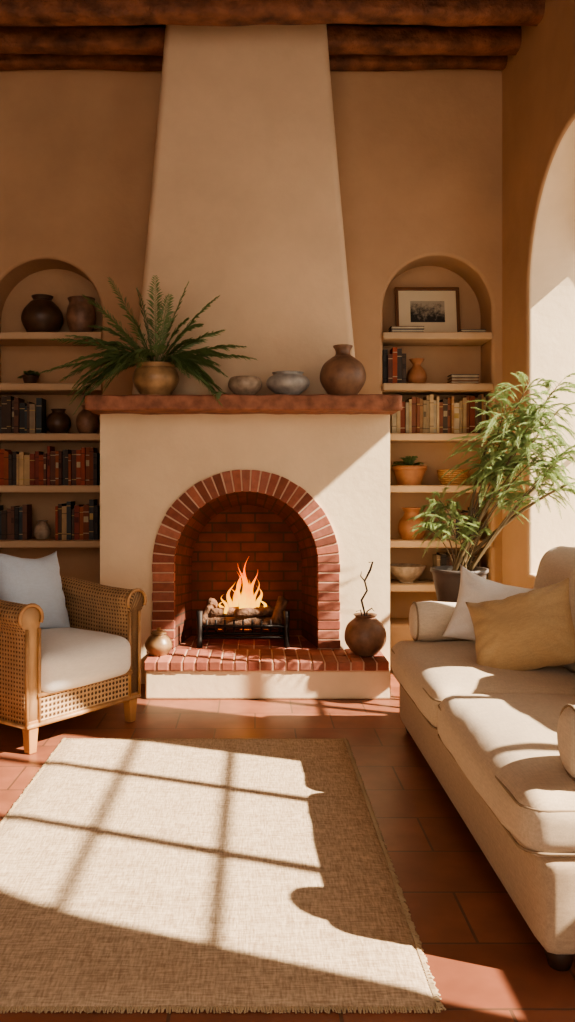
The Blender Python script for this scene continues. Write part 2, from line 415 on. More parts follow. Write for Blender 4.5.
# ------------------------------------------------------------ fireplace
YF = 5.5; CX, CZ, RI, RO, HZ = -.058, .782, .466, .606, .228
FX0, FX1 = -1.003, .874
V, F = [], []
plate(V, F, (FX0, FX1, 0, 1.75), [(CX, CZ, RI+.01, HZ-.02)], lambda u, v, w: (u, YF+w, v), b=.0, depth=.12, close=False)
for a, b_ in [((FX0, YF), (FX0, YB)), ((FX1, YF), (FX1, YB))]:
    k = len(V); V += [(a[0], a[1], 0), (b_[0], b_[1], 0), (b_[0], b_[1], 1.75), (a[0], a[1], 1.75)]; F.append((k, k+1, k+2, k+3))
k = len(V); V += [(FX0, YF, 1.75), (FX1, YF, 1.75), (FX1, YB, 1.75), (FX0, YB, 1.75)]; F.append((k, k+1, k+2, k+3))
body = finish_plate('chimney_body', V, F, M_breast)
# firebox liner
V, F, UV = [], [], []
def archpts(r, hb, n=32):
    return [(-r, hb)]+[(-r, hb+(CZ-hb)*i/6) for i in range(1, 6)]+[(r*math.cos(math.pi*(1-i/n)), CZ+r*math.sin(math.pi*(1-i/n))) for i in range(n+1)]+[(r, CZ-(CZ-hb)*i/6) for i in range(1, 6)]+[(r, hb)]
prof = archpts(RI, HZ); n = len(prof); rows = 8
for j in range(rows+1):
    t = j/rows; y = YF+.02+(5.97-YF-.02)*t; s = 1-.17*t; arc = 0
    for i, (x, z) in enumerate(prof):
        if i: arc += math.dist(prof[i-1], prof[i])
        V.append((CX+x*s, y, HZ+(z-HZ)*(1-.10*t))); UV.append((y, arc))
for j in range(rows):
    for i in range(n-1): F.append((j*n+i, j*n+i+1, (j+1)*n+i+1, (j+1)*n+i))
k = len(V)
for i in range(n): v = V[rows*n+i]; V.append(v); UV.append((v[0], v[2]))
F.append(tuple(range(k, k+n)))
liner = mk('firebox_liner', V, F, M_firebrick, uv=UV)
# brick arch ring
def brickcol():
    b = R.choice([(.40, .14, .09), (.33, .105, .07), (.46, .18, .12), (.28, .09, .055), (.42, .16, .11)])
    f = R.uniform(.8, 1.15); return mul(b, f)
V, F, C = [], [], []
def addbrick(p8):
    k = len(V); V.extend(p8); c = brickcol(); C.extend([c]*8); F.extend(tuple(k+i for i in f) for f in BF)
nb = 29; gap = .0048; y0, y1 = YF-.018, YF+.16
for i in range(nb):
    a0 = math.pi*i/nb+gap/RO*1.1; a1 = math.pi*(i+1)/nb-gap/RO*1.1
    jr = R.uniform(-.004, .004); jy = R.uniform(-.003, .003)
    def P(r, a, y): return (CX+(r)*math.cos(a), y, CZ+(r)*math.sin(a))
    addbrick([P(RI-.004, a0, y0+jy), P(RO+jr, a0, y0+jy), P(RO+jr, a0, y1), P(RI-.004, a0, y1), P(RI-.004, a1, y0+jy), P(RO+jr, a1, y0+jy), P(RO+jr, a1, y1), P(RI-.004, a1, y1)])
nj = 9; hb = (CZ-HZ)/nj
for sgn in (-1, 1):
    for i in range(nj):
        z0 = HZ+i*hb+.004; z1 = HZ+(i+1)*hb-.004; jr = R.uniform(-.004, .004)
        xa, xb = CX+sgn*(RI-.004), CX+sgn*(RO+jr)
        addbrick(boxv(min(xa, xb), max(xa, xb), y0+R.uniform(-.003, .003), y1, z0, z1))
ring = fixn(mk('brick_arch', V, F, M_brick, cols=C)); bevel(ring, .004, 2)
V, F = [], []
mo, mi = archpts(RO-.002, HZ), archpts(RI+.002, HZ)
for (r, pts) in ((0, mo), (1, mi)):
    for y in (YF-.0135, YF+.155):
        V += [(CX+x, y, z) for x, z in pts]
m_ = len(mo)
for i in range(m_-1):
    F += [(i, i+1, 2*m_+i+1, 2*m_+i), (i, i+1, m_+i+1, m_+i), (2*m_+i, 2*m_+i+1, 3*m_+i+1, 3*m_+i)]
mort = fixn(mk('arch_mortar', V, F, M_mortar))
# hearth
HX0, HX1, HY = -.67, .808, 5.09
hbase = box('hearth_base', HX0+.01, HX1+.008, HY+.015, YF, 0, .172, M_breast, .012)
hm = box('hearth_mortar', HX0+.006, HX1-.006, HY+.006, 5.97, .172, .222, M_mortar)
V, F, C = [], [], []
nx = 19; wx = (HX1-HX0)/nx
for i in range(nx):
    x0 = HX0+i*wx+.004; x1 = HX0+(i+1)*wx-.004
    dz = R.uniform(-.003, .003)
    addbrick(boxv(x0, x1, HY+R.uniform(-.004, .004), HY+.2, .175, HZ+dz))
    addbrick(boxv(x0, x1, HY+.208, HY+.405, .175, HZ+R.uniform(-.003, .002)))
nx = 9; wx = 2*RI/nx
for j in range(3):
    for i in range(nx):
        x0 = CX-RI+i*wx+.003+(.0); y = HY+.413+j*.155
        addbrick(boxv(x0, x0+wx-.006, y, min(y+.147, 5.965), .175, HZ-R.uniform(0, .004)))
hb_ = fixn(mk('hearth_bricks', V, F, M_brick, cols=C)); bevel(hb_, .006, 2)
# mantel
def rough_box(name, x0, x1, y0, y1, z0, z1, mat, amp, r=.02):
    o = rbox(name, x0, x1, y0, y1, z0, z1, r, mat, n=40)
    for v in o.data.vertices:
        p = v.co; v.co = p+Vector((noise.noise(p*9), noise.noise(p*9+Vector((5, 0, 0))), noise.noise(Vector((p.x*11, p.y*7, p.z*20)))))*amp
    return o
mant = rough_box('mantel_shelf', -1.045, .905, 5.2, 5.78, 1.745, 1.842, M_mantel, .007, .016)
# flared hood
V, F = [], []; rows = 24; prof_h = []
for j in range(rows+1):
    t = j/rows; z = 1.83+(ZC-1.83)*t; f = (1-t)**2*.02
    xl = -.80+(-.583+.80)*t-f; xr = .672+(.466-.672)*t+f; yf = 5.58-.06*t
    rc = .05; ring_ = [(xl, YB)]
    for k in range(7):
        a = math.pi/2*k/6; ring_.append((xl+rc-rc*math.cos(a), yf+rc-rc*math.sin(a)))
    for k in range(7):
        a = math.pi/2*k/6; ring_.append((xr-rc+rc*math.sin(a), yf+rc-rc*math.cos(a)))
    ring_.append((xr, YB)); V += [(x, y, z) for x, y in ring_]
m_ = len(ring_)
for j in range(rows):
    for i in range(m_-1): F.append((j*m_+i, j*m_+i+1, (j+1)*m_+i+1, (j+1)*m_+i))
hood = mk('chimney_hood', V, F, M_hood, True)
group('fireplace', [body, liner, ring, mort, hbase, hm, hb_, mant, hood], (CX, YF, 0))

# grate, logs and flames
gx, gy = CX-.02, 5.72
parts = []
V, F = [], []
for i in range(9):
    x = gx-.24+i*.06
    tubegeo(V, F, [(x, gy-.13, .40), (x, gy-.12, .33), (x, gy-.1, .315), (x, gy+.13, .315)], .008, 6)
for y in (gy-.1, gy+.1): tubegeo(V, F, [(gx-.29, y, .305), (gx+.29, y, .305)], .011, 8)
for z in (.285, .36): tubegeo(V, F, [(gx-.29, gy-.14, z), (gx+.29, gy-.14, z)], .009, 8)
for sx in (-1, 1):
    x = gx+sx*.285
    tubegeo(V, F, [(x, gy-.17, HZ), (x, gy-.15, .27), (x, gy-.14, .33), (x, gy-.14, .46)], [.02, .018, .018, .022], 8)
    tubegeo(V, F, [(x, gy+.12, HZ), (x, gy+.1, .3)], .013, 8); tubegeo(V, F, [(x, gy-.14, .30), (x, gy+.12, .30)], .012, 8)
parts.append(mk('iron_grate', V, F, M_iron, True))
group('fireplace_grate', parts, (gx, gy, HZ))
def log(a, b, r, seed):
    a, b = Vector(a), Vector(b); pts = [a.lerp(b, i/12)+Vector((0, 0, .008*noise.noise(Vector((i*.5, seed, 0))))) for i in range(13)]
    V, F = [], []; tubegeo(V, F, pts, r, 14)
    V = [v+Vector((noise.noise(v*25), noise.noise(v*25+Vector((7, 7, 7))), noise.noise(v*30)))*.008 for v in V]
    return mk('log', V, F, M_log, True)
logs = [log((gx-.26, gy-.05, .366), (gx+.26, gy-.07, .368), .040, 1), log((gx-.23, gy+.06, .368), (gx+.24, gy+.05, .362), .045, 2),
        log((gx-.22, gy-.05, .432), (gx+.19, gy+.04, .44), .034, 3), log((gx+.21, gy-.09, .36), (gx+.265, gy-.02, .52), .036, 4), log((gx-.265, gy-.07, .36), (gx-.20, gy-.0, .50), .036, 6), log((gx-.05, gy-.10, .44), (gx+.24, gy-.02, .445), .028, 8)]
# flame material
mf, nt, b = new_mat('flame'); out = [n for n in nt.nodes if n.type == 'OUTPUT_MATERIAL'][0]
tc = N(nt, 'ShaderNodeTexCoord'); sp = N(nt, 'ShaderNodeSeparateXYZ'); L(nt, tc.outputs['Generated'], sp.inputs[0])
nz = N(nt, 'ShaderNodeTexNoise', Scale=14.0); L(nt, tc.outputs['Object'], nz.inputs['Vector'])
ad = N(nt, 'ShaderNodeMath', operation='MULTIPLY_ADD'); L(nt, nz.outputs['Fac'], ad.inputs[0]); ad.inputs[1].default_value = .6; L(nt, sp.outputs[2], ad.inputs[2])
r = N(nt, 'ShaderNodeValToRGB'); e = r.color_ramp.elements; e[0].position = .35; e[0].color = (1, .52, .06, 1); e[1].position = 1.0; e[1].color = (1, .13, .003, 1)
x = e.new(.65); x.color = (1, .32, .015, 1); L(nt, ad.outputs[0], r.inputs['Fac'])
em = N(nt, 'ShaderNodeEmission', Strength=2.8); L(nt, r.outputs['Color'], em.inputs['Color'])
tr = N(nt, 'ShaderNodeBsdfTransparent'); lw = N(nt, 'ShaderNodeLayerWeight', Blend=.5)
ms = N(nt, 'ShaderNodeMixShader'); L(nt, lw.outputs['Facing'], ms.inputs[0]); L(nt, em.outputs[0], ms.inputs[1]); L(nt, tr.outputs[0], ms.inputs[2]); L(nt, ms.outputs[0], out.inputs['Surface'])
V, F = [], []
for i, (dx, h, w) in enumerate([(-.12, .13, .018), (-.085, .21, .022), (-.045, .27, .025), (-.005, .33, .028), (.03, .38, .025), (.065, .29, .026), (.10, .18, .022), (.135, .10, .017), (-.14, .08, .016), (.015, .22, .033), (-.06, .16, .03), (.05, .18, .03), (-.02, .30, .018), (.08, .24, .014)]):
    pts = []; rad = []; dy = R.uniform(-.07, .04)
    for k in range(15):
        t = k/14; pts.append((gx+dx+.034*math.sin(t*6+i*1.7)*t, gy+dy+.012*math.sin(t*4+i), .43+h*t)); rad.append(w*max(.02, (math.sin(math.pi*min(1, t*.75+.22))**1.2)*(1-t)**.55))
    tubegeo(V, F, pts, rad, 10)
flame = mk('flames', V, F, mf, True)
mem, nt, b = new_mat('embers'); b.inputs['Base Color'].default_value = (.08, .03, .02, 1)
nz = N(nt, 'ShaderNodeTexNoise', Scale=40.0); r = N(nt, 'ShaderNodeValToRGB'); r.color_ramp.elements[0].position = .45; r.color_ramp.elements[0].color = (0, 0, 0, 1); r.color_ramp.elements[1].position = .65; r.color_ramp.elements[1].color = (1, .18, .02, 1)
L(nt, nz.outputs['Fac'], r.inputs['Fac']); L(nt, r.outputs['Color'], b.inputs['Emission Color']); b.inputs['Emission Strength'].default_value = 3
emb = rough_box('embers', gx-.17, gx+.17, gy-.07, gy+.08, .325, .352, mem, .02, .01)
group('log_fire', logs+[flame, emb], (gx, gy, .32))
def ptlight(name, loc, e, c, r):
    l = bpy.data.lights.new(name, 'POINT'); l.energy = e; l.color = c; l.shadow_soft_size = r
    o = bpy.data.objects.new(name, l); o.location = loc; col.objects.link(o)
ptlight('fire_glow', (gx, gy-.05, .66), 3.5, (1, .36, .09), .07)

# ------------------------------------------------------------ rug
RX0, RX1, RY0, RY1 = -.961, .455, 2.09, 4.30
V, F = [], []; nx, ny = 60, 90
for j in range(ny+1):
    for i in range(nx+1):
        x = RX0+(RX1-RX0)*i/nx; y = RY0+(RY1-RY0)*j/ny
        ex = min(i, nx-i, 3)/3; ey = min(j, ny-j, 3)/3
        x += .006*noise.noise(Vector((0, y*3, 1)))*(1 if i in (0, nx) else .3); y += .008*noise.noise(Vector((x*3, 0, 5)))
        V.append((x, y, .004+.011*min(ex, ey)**.5+.0015*noise.noise(Vector((x*4, y*4, 0)))))
for j in range(ny):
    for i in range(nx): a = j*(nx+1)+i; F.append((a, a+1, a+nx+2, a+nx+1))
rg = mk('woven_field', V, F, M_rug, True)
V, F = [], []
for i in range(300):
    y = RY0+(RY1-RY0)*i/299
    for x, s in ((RX1, 1), (RX0, -1)):
        l = R.uniform(.005, .014); tubegeo(V, F, [(x-s*.006, y, .008), (x+s*l*.5, y+R.uniform(-.004, .004), .008), (x+s*l, y+R.uniform(-.006, .006), .003)], .0028, 4)
for i in range(220):
    x = RX0+(RX1-RX0)*i/219
    for y, s in ((RY0, -1), (RY1, 1)):
        l = R.uniform(.004, .010); tubegeo(V, F, [(x, y-s*.006, .008), (x+R.uniform(-.004, .004), y+s*l, .003)], .0028, 4)
group('jute_rug', [rg, mk('fringe', V, F, M_fringe)], ((RX0+RX1)/2, (RY0+RY1)/2, 0))

# ------------------------------------------------------------ wicker armchair (local coords: x across front, y to back)
path = [(-.345, .02), (-.345, .12), (-.345, .24), (-.345, .36), (-.345, .48)]
for i in range(1, 9):
    a = math.pi/2*i/8; path.append((-.345+.2*(1-math.cos(a)), .5+.2*math.sin(a)))
path += [(-.07, .705), (0, .71), (.07, .705)]
path += [(-x, y) for x, y in reversed(path[:-3])]
prof = [(-.035, .13), (-.035, .35), (-.035, .56), (-.04, .60)]
for i in range(13):
    a = math.pi*1.15-(math.pi*1.3)*i/12
    prof.append((.015+.068*math.cos(a), .655+.062*math.sin(a)))
prof += [(.045, .59), (.038, .55), (.035, .35), (.035, .13)]
V, F, UV = [], [], []; npf = len(prof); al = 0
for i, p in enumerate(path):
    a = Vector(path[max(0, i-1)]); b_ = Vector(path[min(len(path)-1, i+1)]); t = (b_-a).normalized(); nrm = Vector((-t.y, t.x))
    if i: al += (Vector(p)-Vector(path[i-1])).length
    hz = 1+.10*max(0, (p[1]-.15)/.56)**1.5
    pl = 0
    for k, (o, z) in enumerate(prof):
        if k: pl += math.dist(prof[k-1], prof[k])
        V.append((p[0]+nrm.x*o, p[1]+nrm.y*o, .13+(z-.13)*hz)); UV.append((al, pl))
for i in range(len(path)-1):
    for k in range(npf):
        j = (k+1) % npf; F.append((i*npf+k, i*npf+j, (i+1)*npf+j, (i+1)*npf+k))
F.append(tuple(range(npf))); F.append(tuple((len(path)-1)*npf+k for k in reversed(range(npf))))
shell = fixn(mk('woven_shell', V, F, M_wicker, True, uv=UV))
parts = [shell]
ap = boxuv(box('cane_apron', -.31, .31, .02, .05, .14, .27, M_cane)); parts.append(ap)
V, F = [], []
tubegeo(V, F, [(-.32, .018, .275), (.32, .018, .275)], .013, 8); tubegeo(V, F, [(-.32, .018, .135), (.32, .018, .135)], .013, 8)
for s in (-1, 1):
    for o in (-.037, .037):
        tubegeo(V, F, [(s*.345+o, .018, .13), (s*.345+o, .018, .60)], .009, 8)
    tubegeo(V, F, [(s*.345-.04, .018, .135), (s*.345+.04, .018, .135)], .012, 8)
    off = .015 if s > 0 else -.015
    arc = [(s*.345+.068*math.cos(math.pi*1.15-math.pi*1.3*i/12)+off, .016, .655+.062*math.sin(math.pi*1.15-math.pi*1.3*i/12)) for i in range(13)]
    tubegeo(V, F, arc, .009, 8)
    tubegeo(V, F, [(s*.382, .03, .135), (s*.382, .5, .135)], .011, 8)
tubegeo(V, F, [(-.18, .745, .135), (.18, .745, .135)], .011, 8)
parts.append(mk('rattan_trim', V, F, M_rattan, True))
parts.append(box('seat_deck', -.31, .31, .04, .68, .22, .268, M_rattan))
for i, (x, y) in enumerate([(-.34, .045), (.34, .045), (-.27, .64), (.27, .64)]):
    o = mk('leg_%d' % (i+1), [(x-.022, y-.022, 0), (x+.022, y-.022, 0), (x+.022, y+.022, 0), (x-.022, y+.022, 0), (x-.032, y-.03, .16), (x+.032, y-.03, .16), (x+.032, y+.03, .16), (x-.032, y+.03, .16)], BF, M_legwood)
    bevel(o, .006); parts.append(o)
parts.append(rbox('seat_cushion', -.305, .305, -.025, .62, .272, .475, .06, M_white, puff=.035, puffx=.018, wr=.008, seed=3))
def piping(name, x0, x1, y0, y1, z, r, mat, rad=.006, out=0):
    pts = []
    for cx, cy, a0 in ((x1-r, y0+r, -90), (x1-r, y1-r, 0), (x0+r, y1-r, 90), (x0+r, y0+r, 180)):
        for k in range(6):
            a = math.radians(a0+90*k/5); pts.append((cx+(r+out)*math.cos(a), cy+(r+out)*math.sin(a), z))
    return tube(name, pts, rad, mat, 6, closed=True)
parts.append(pillow('back_pillow', .50, .48, .18, M_grey, (.02, .48, .71), (math.radians(-20), math.radians(6), math.radians(4)), seed=2))
group('wicker_armchair', parts, (-.845, 4.34, 0), math.radians(53.9))

# ------------------------------------------------------------ sofa
parts = []
parts.append(rbox('sofa_base', .755, 1.64, 2.22, 4.50, .055, .31, .03, M_sofab, n=14))
for i, (ya, yb) in enumerate([(3.345, 4.46), (2.23, 3.335)]):
    parts.append(rbox('seat_cushion_%d' % (i+1), .705, 1.44, ya, yb, .295, .478, .065, M_sofa, puff=.045, puffx=.02, wr=.010, seed=i*5, n=26))
    parts.append(piping('seat_piping_%d' % (i+1), .708, 1.42, ya+.003, yb-.003, .438, .065, M_pipe, .0042, .001))
    parts.append(piping('seat_piping_low_%d' % (i+1), .708, 1.42, ya+.003, yb-.003, .325, .065, M_pipe, .0042, .001))
parts.append(rbox('sofa_back', 1.54, 1.715, 2.22, 4.5, .06, .74, .05, M_sofab, n=14))
for i, (ya, yb) in enumerate([(3.35, 4.27), (2.43, 3.33)]):
    o = rbox('back_cushion_%d' % (i+1), -.11, .11, -(yb-ya)/2, (yb-ya)/2, -.25, .25, .09, M_sofac, puff=.035, puffx=.06, wr=.010, seed=i*7+2, n=24)
    o.location = (1.49, (ya+yb)/2, .725); o.rotation_euler = (0, math.radians(10), 0); parts.append(o)
for i, (yc, x0) in enumerate([(4.375, .80), (2.335, .85)]):
    r = .10; pf = [(0.0, 0), (.05, .001), (.08, .008), (.095, .022), (.1, .045)]
    Lx = 1.52-x0
    pf += [(.1+.004*math.sin(k*1.7), .045+(Lx-.09)*k/10) for k in range(1, 11)]+[(.095, Lx-.02), (.05, Lx), (0, Lx)]
    V, F = [], []; sg = 40
    for rr, d in pf:
        for k in range(sg):
            a = 2*math.pi*k/sg; V.append((x0+d, yc+max(rr, .0005)*math.cos(a), .588+max(rr, .0005)*math.sin(a)))
    for q in range(len(pf)-1):
        for k in range(sg):
            j = (k+1) % sg; F.append((q*sg+k, q*sg+j, (q+1)*sg+j, (q+1)*sg+k))
    parts.append(fixn(mk('arm_bolster_%d' % (i+1), V, F, M_sofac, True)))
    parts.append(tube('arm_piping_%d' % (i+1), [(x0+.022, yc+.097*math.cos(2*math.pi*k/30), .588+.097*math.sin(2*math.pi*k/30)) for k in range(30)], .005, M_pipe, 6, closed=True))
for i, (x, y) in enumerate([(.82, 2.29), (.82, 4.43), (1.58, 2.29), (1.58, 4.43)]):
    parts.append(lathe('foot_%d' % (i+1), [(0, 0), (.028, 0), (.038, .03), (.04, .075), (0, .075)], M_darkwood, (x, y, 0), 20))
parts.append(pillow('white_pillow', .46, .38, .17, M_white, (1.18, 4.12, .675), (math.radians(-24), math.radians(12), math.radians(-20)), seed=11))
parts.append(pillow('ochre_pillow', .50, .42, .20, M_gold, (1.17, 3.70, .66), (math.radians(-34), math.radians(-18), math.radians(-30)), seed=21, wr=1.6))
group('sofa', parts, (1.2, 3.36, 0))

# ------------------------------------------------------------ plants
def frond(V, F, base, d, length, droop, nl, ll, lw, ang=50, jit=.15, curve=1, rs=1):
    base = Vector(base); d = Vector(d).normalized(); pts = []
    K = 12
    for k in range(K+1):
        t = k/K; pts.append(base+d*length*t+Vector((0, 0, -droop*length*t**2.0)))
    tubegeo(V, F, pts, [rs*(.0022*(1-.7*k/K)+.0006) for k in range(K+1)], 3)
    for i in range(nl):
        t = .12+.88*(i+.5)/nl; f = t*K; k = min(K-1, int(f)); p = pts[k].lerp(pts[k+1], f-k); tg = (pts[k+1]-pts[k]).normalized()
        side = tg.cross(Vector((0, 0, 1)))
        if side.length < .1: side = Vector((1, 0, 0))
        side.normalize(); up = side.cross(tg)
        l = ll*(math.sin(math.pi*min(1, .12+t*.86)))**.7*R.uniform(1-jit, 1+jit)+ll*.1
        for s in (-1, 1):
            a = math.radians(ang+R.uniform(-10, 10)); dd = (tg*math.cos(a)+side*s*math.sin(a)+up*R.uniform(-.1, .3)).normalized()
            wv = dd.cross(up).normalized()*lw/2; e1 = p+dd*l*.45; e2 = p+dd*l+Vector((0, 0, -l*.25))
            k0 = len(V); V.extend([p, e1+wv, e2, e1-wv]); F.append((k0, k0+1, k0+2)); F.append((k0, k0+2, k0+3))
# mantel fern
px, py, pz = -.625, 5.36, 1.845
V, F = [], []
specs = []
for k in range(12): specs.append((math.radians(16+k*14+R.uniform(-6, 6)), R.uniform(.58, .76), .22))
for k in range(20): specs.append((math.radians(R.uniform(20, 165)), R.uniform(.40, .62), R.uniform(.3, .5)))
for k in range(14): specs.append((math.radians(R.choice([R.uniform(-15, 30), R.uniform(150, 195)])), R.uniform(.40, .54), R.uniform(.4, .8)))
for th, ln, dr in specs:
    oy = R.uniform(-.40, .12)
    d = Vector((math.cos(th), oy, max(.12, math.sin(th))*1.0))
    if math.cos(th) > .6: ln *= .86
    frond(V, F, (px+.05*math.cos(th), py-.03+oy*.05, pz+.2), d, ln, dr*(.6+.6*abs(math.cos(th))), 38, .078, .0052, 40)
for k in range(14):
    a = R.uniform(math.pi, 2*math.pi); frond(V, F, (px+math.cos(a)*.05, py+.04*math.sin(a), pz+.2), (math.cos(a), math.sin(a)*.5, R.uniform(.3, .8)), R.uniform(.25, .40), R.uniform(.7, 1.0), 28, .06, .0055, 45)
V = [Vector((v[0], min(v[1], 5.545), v[2])) for v in V]
V = [Vector((v[0], v[1], max(v[2], 1.856) if v[1] > 5.18 and -1.05 < v[0] < .91 else v[2])) for v in V]
fern = mk('fern_fronds', V, F, M_fern)
pot = lathe('stoneware_pot', smoothprof([(0, 0), (.085, 0), (.095, .01), (.135, .07), (.147, .115), (.132, .165), (.118, .18), (.128, .2), (.122, .205), (.11, .19)]), M_stone, (px, py, pz))
soil = lathe('soil', [(0, .184), (.112, .184), (.112, .186), (0, .188)], M_soil, (px, py, pz))
group('potted_fern', [fern, pot, soil], (px, py, pz))

# tall feathery palm on stand
bx, by = 1.185, 4.93
stems = [((1.36, 4.93, 1.56), .26), ((1.46, 4.9, 1.78), .26), ((1.58, 4.88, 1.88), .26), ((1.72, 4.78, 1.72), .26), ((1.66, 4.8, 1.36), .26), ((1.02, 4.9, 1.14), .19), ((1.10, 4.82, 1.08), .18), ((.98, 4.84, 1.04), .16), ((1.28, 4.85, 1.04), .14), ((1.74, 4.7, 1.48), .24), ((1.52, 4.85, 1.42), .22), ((1.58, 4.84, 1.62), .26), ((1.78, 4.8, 1.30), .24), ((1.36, 4.88, 1.40), .18), ((1.74, 4.82, 1.88), .22), ((1.44, 4.86, 1.24), .18), ((1.50, 4.80, 1.54), .24), ((1.64, 4.76, 1.50), .24), ((1.66, 4.86, 1.72), .24), ((1.06, 4.88, 1.20), .15)]
V, F = [], []; VS, FS = [], []
for i, ((tx, ty, tz), fl) in enumerate(stems):
    b0 = Vector((bx+R.uniform(-.05, .05), by+R.uniform(-.04, .04), .77)); tp = Vector((tx, ty, tz))
    mid = b0.lerp(tp, .5)+Vector((-.02 if tx > 1.3 else .05, 0, .10 if tx > 1.3 else .06))
    if tx > 1.3: mid.x += .06*math.sin(i*2.1)
    pts = [b0*(1-t)**2+mid*2*t*(1-t)+tp*t*t for t in [k/16 for k in range(17)]]
    tubegeo(VS, FS, pts, [((.014 if i % 4 == 0 else .006) if tx > 1.3 else .005)*(1-.6*k/16) for k in range(17)], 7)
    nfr = 28 if tx > 1.3 else 18
    for k in range(nfr):
        t = .72+.28*(k/nfr); f = t*16; q = min(15, int(f)); p = pts[q].lerp(pts[q+1], f-q)
        a = R.uniform(0, 2*math.pi); el = math.radians(R.uniform(-5, 75))
        d = Vector((math.cos(a)*math.cos(el), math.sin(a)*math.cos(el)*.6, math.sin(el)))
        frond(V, F, p, d, fl*R.uniform(.6, 1.25), R.uniform(.3, .9), 34, .034, .0020, 26, .35, rs=.5)
V = [Vector((v[0] if not (v[1] > 5.40 and v[0] > 1.70) else 1.70, v[1], v[2])) for v in V]
V = [Vector((min(v[0], 2.05), v[1], v[2])) for v in V]
fol = mk('foliage', V, F, M_palm); st = mk('stems', VS, FS, M_stem, True)
pot = lathe('grey_planter', [(0, 0), (.11, 0), (.12, .01), (.15, .17), (.155, .20), (.165, .205), (.165, .225), (.15, .225), (.145, .19), (0, .185)], M_potgrey, (bx, by, .58))
group('potted_palm', [fol, st, pot], (bx, by, .58))
sp_ = [lathe('stand_top', [(0, 0), (.17, 0), (.175, .01), (.175, .025), (0, .03)], M_darkwood, (bx, by, .55))]
for i in range(3):
    a = 2*math.pi*i/3+.4; sp_.append(tube('stand_leg_%d' % (i+1), [(bx+.17*math.cos(a), by+.17*math.sin(a), 0), (bx+.12*math.cos(a), by+.12*math.sin(a), .555)], [.013, .018], M_darkwood))
group('plant_stand', sp_, (bx, by, 0))

# ------------------------------------------------------------ mantel pottery
yM, zM = 5.375, 1.845
lathe('ceramic_bowl', smoothprof([(0, 0), (.05, 0), (.058, .008), (.10, .05), (.108, .085), (.095, .115), (.075, .125), (.068, .12), (.085, .09), (.05, .03), (0, .025)]), M_greyc, (-.063, yM, zM))
lathe('ceramic_bowl', smoothprof([(0, 0), (.06, 0), (.068, .01), (.125, .055), (.137, .09), (.12, .12), (.092, .135), (.10, .15), (.088, .148), (.085, .13), (.11, .09), (.06, .03), (0, .025)]), M_greyb, (.208, yM-.01, zM))
lathe('clay_vase', smoothprof([(0, 0), (.075, 0), (.088, .01), (.135, .08), (.146, .135), (.125, .2), (.075, .245), (.05, .262), (.047, .29), (.062, .318), (.056, .32), (.04, .29), (.042, .26), (.06, .22), (0, .2)]), M_brownc, (.556, yM, zM))

# ------------------------------------------------------------ hearth pottery
v1 = lathe('round_pot', smoothprof([(0, 0), (.06, 0), (.075, .008), (.122, .07), (.130, .125), (.112, .185), (.07, .225), (.062, .235), (.075, .25), (.065, .25), (.052, .235), (.09, .18), (0, .1)]), M_brownc, (.69, 5.315, HZ))
V, F = [], []
tubegeo(V, F, [(.69, 5.315, HZ+.12), (.685, 5.315, HZ+.26), (.665, 5.31, HZ+.34), (.70, 5.31, HZ+.40), (.685, 5.31, HZ+.46), (.72, 5.31, HZ+.53), (.735, 5.31, HZ+.58), (.71, 5.31, HZ+.575)], [.006, .006, .007, .006, .006, .007, .006, .003], 7)
tubegeo(V, F, [(.69, 5.315, HZ+.12), (.70, 5.31, HZ+.27), (.73, 5.31, HZ+.29), (.745, 5.31, HZ+.27)], [.005, .005, .004, .002], 6)
tubegeo(V, F, [(.685, 5.31, HZ+.46), (.66, 5.31, HZ+.49), (.665, 5.31, HZ+.52)], [.005, .004, .002], 6)
tubegeo(V, F, [(.69, 5.315, HZ+.12), (.66, 5.31, HZ+.28), (.63, 5.30, HZ+.27)], [.004, .004, .002], 6)
group('twig_vase', [v1, mk('bent_twig', V, F, M_twig, True)], (.69, 5.315, HZ))
lathe('lidded_jar', smoothprof([(0, 0), (.045, 0), (.055, .006), (.082, .045), (.084, .075), (.065, .11), (.045, .125), (.05, .135), (.04, .145), (.03, .15), (.012, .155), (.014, .168), (0, .172)]), M_stone, (-.60, 5.30, HZ))

# ------------------------------------------------------------ shelf contents
PAL = [(.22, .05, .03), (.30, .08, .04), (.10, .05, .03), (.05, .06, .05), (.45, .33, .20), (.55, .44, .30), (.08, .07, .07), (.16, .04, .03), (.10, .11, .12), (.35, .17, .07), (.05, .035, .03)]
def books(name, x0, x1, z, hmin, hmax, pal=PAL, yf=6.04):
    V, F, C = [], [], []; x = x0
    def bx_(a, b, c, d, e, f, cc):
        k = len(V); V.extend(boxv(a, b, c, d, e, f)); C.extend([cc]*8); F.extend(tuple(k+i for i in q) for q in BF)
    while x < x1-.012:
        w = min(R.uniform(.018, .042), x1-x); h = R.uniform(hmin, hmax); y = yf+R.uniform(0, .03); d = R.uniform(.13, .17); c = mul(R.choice(pal), R.uniform(.7, 1.25))
        bx_(x, x+w-.0015, y, y+d, z, z+h, c)
        bx_(x+.002, x+w-.0035, y+.004, y+d+.002, z+.003, z+h+.001, (.6, .5, .36))
        g = R.choice([(.55, .38, .14), (.5, .4, .25), mul(c, .4), mul(c, .4)])
        for q in (R.uniform(.12, .2), R.uniform(.75, .88)): bx_(x-.0003, x+w-.0012, y-.0012, y+.01, z+h*q, z+h*q+.006, g)
        if R.random() < .3: bx_(x+.003, x+w-.0045, y-.0012, y+.01, z+h*.5, z+h*.66, g)
        x += w
    mk(name, V, F, M_book, cols=C)
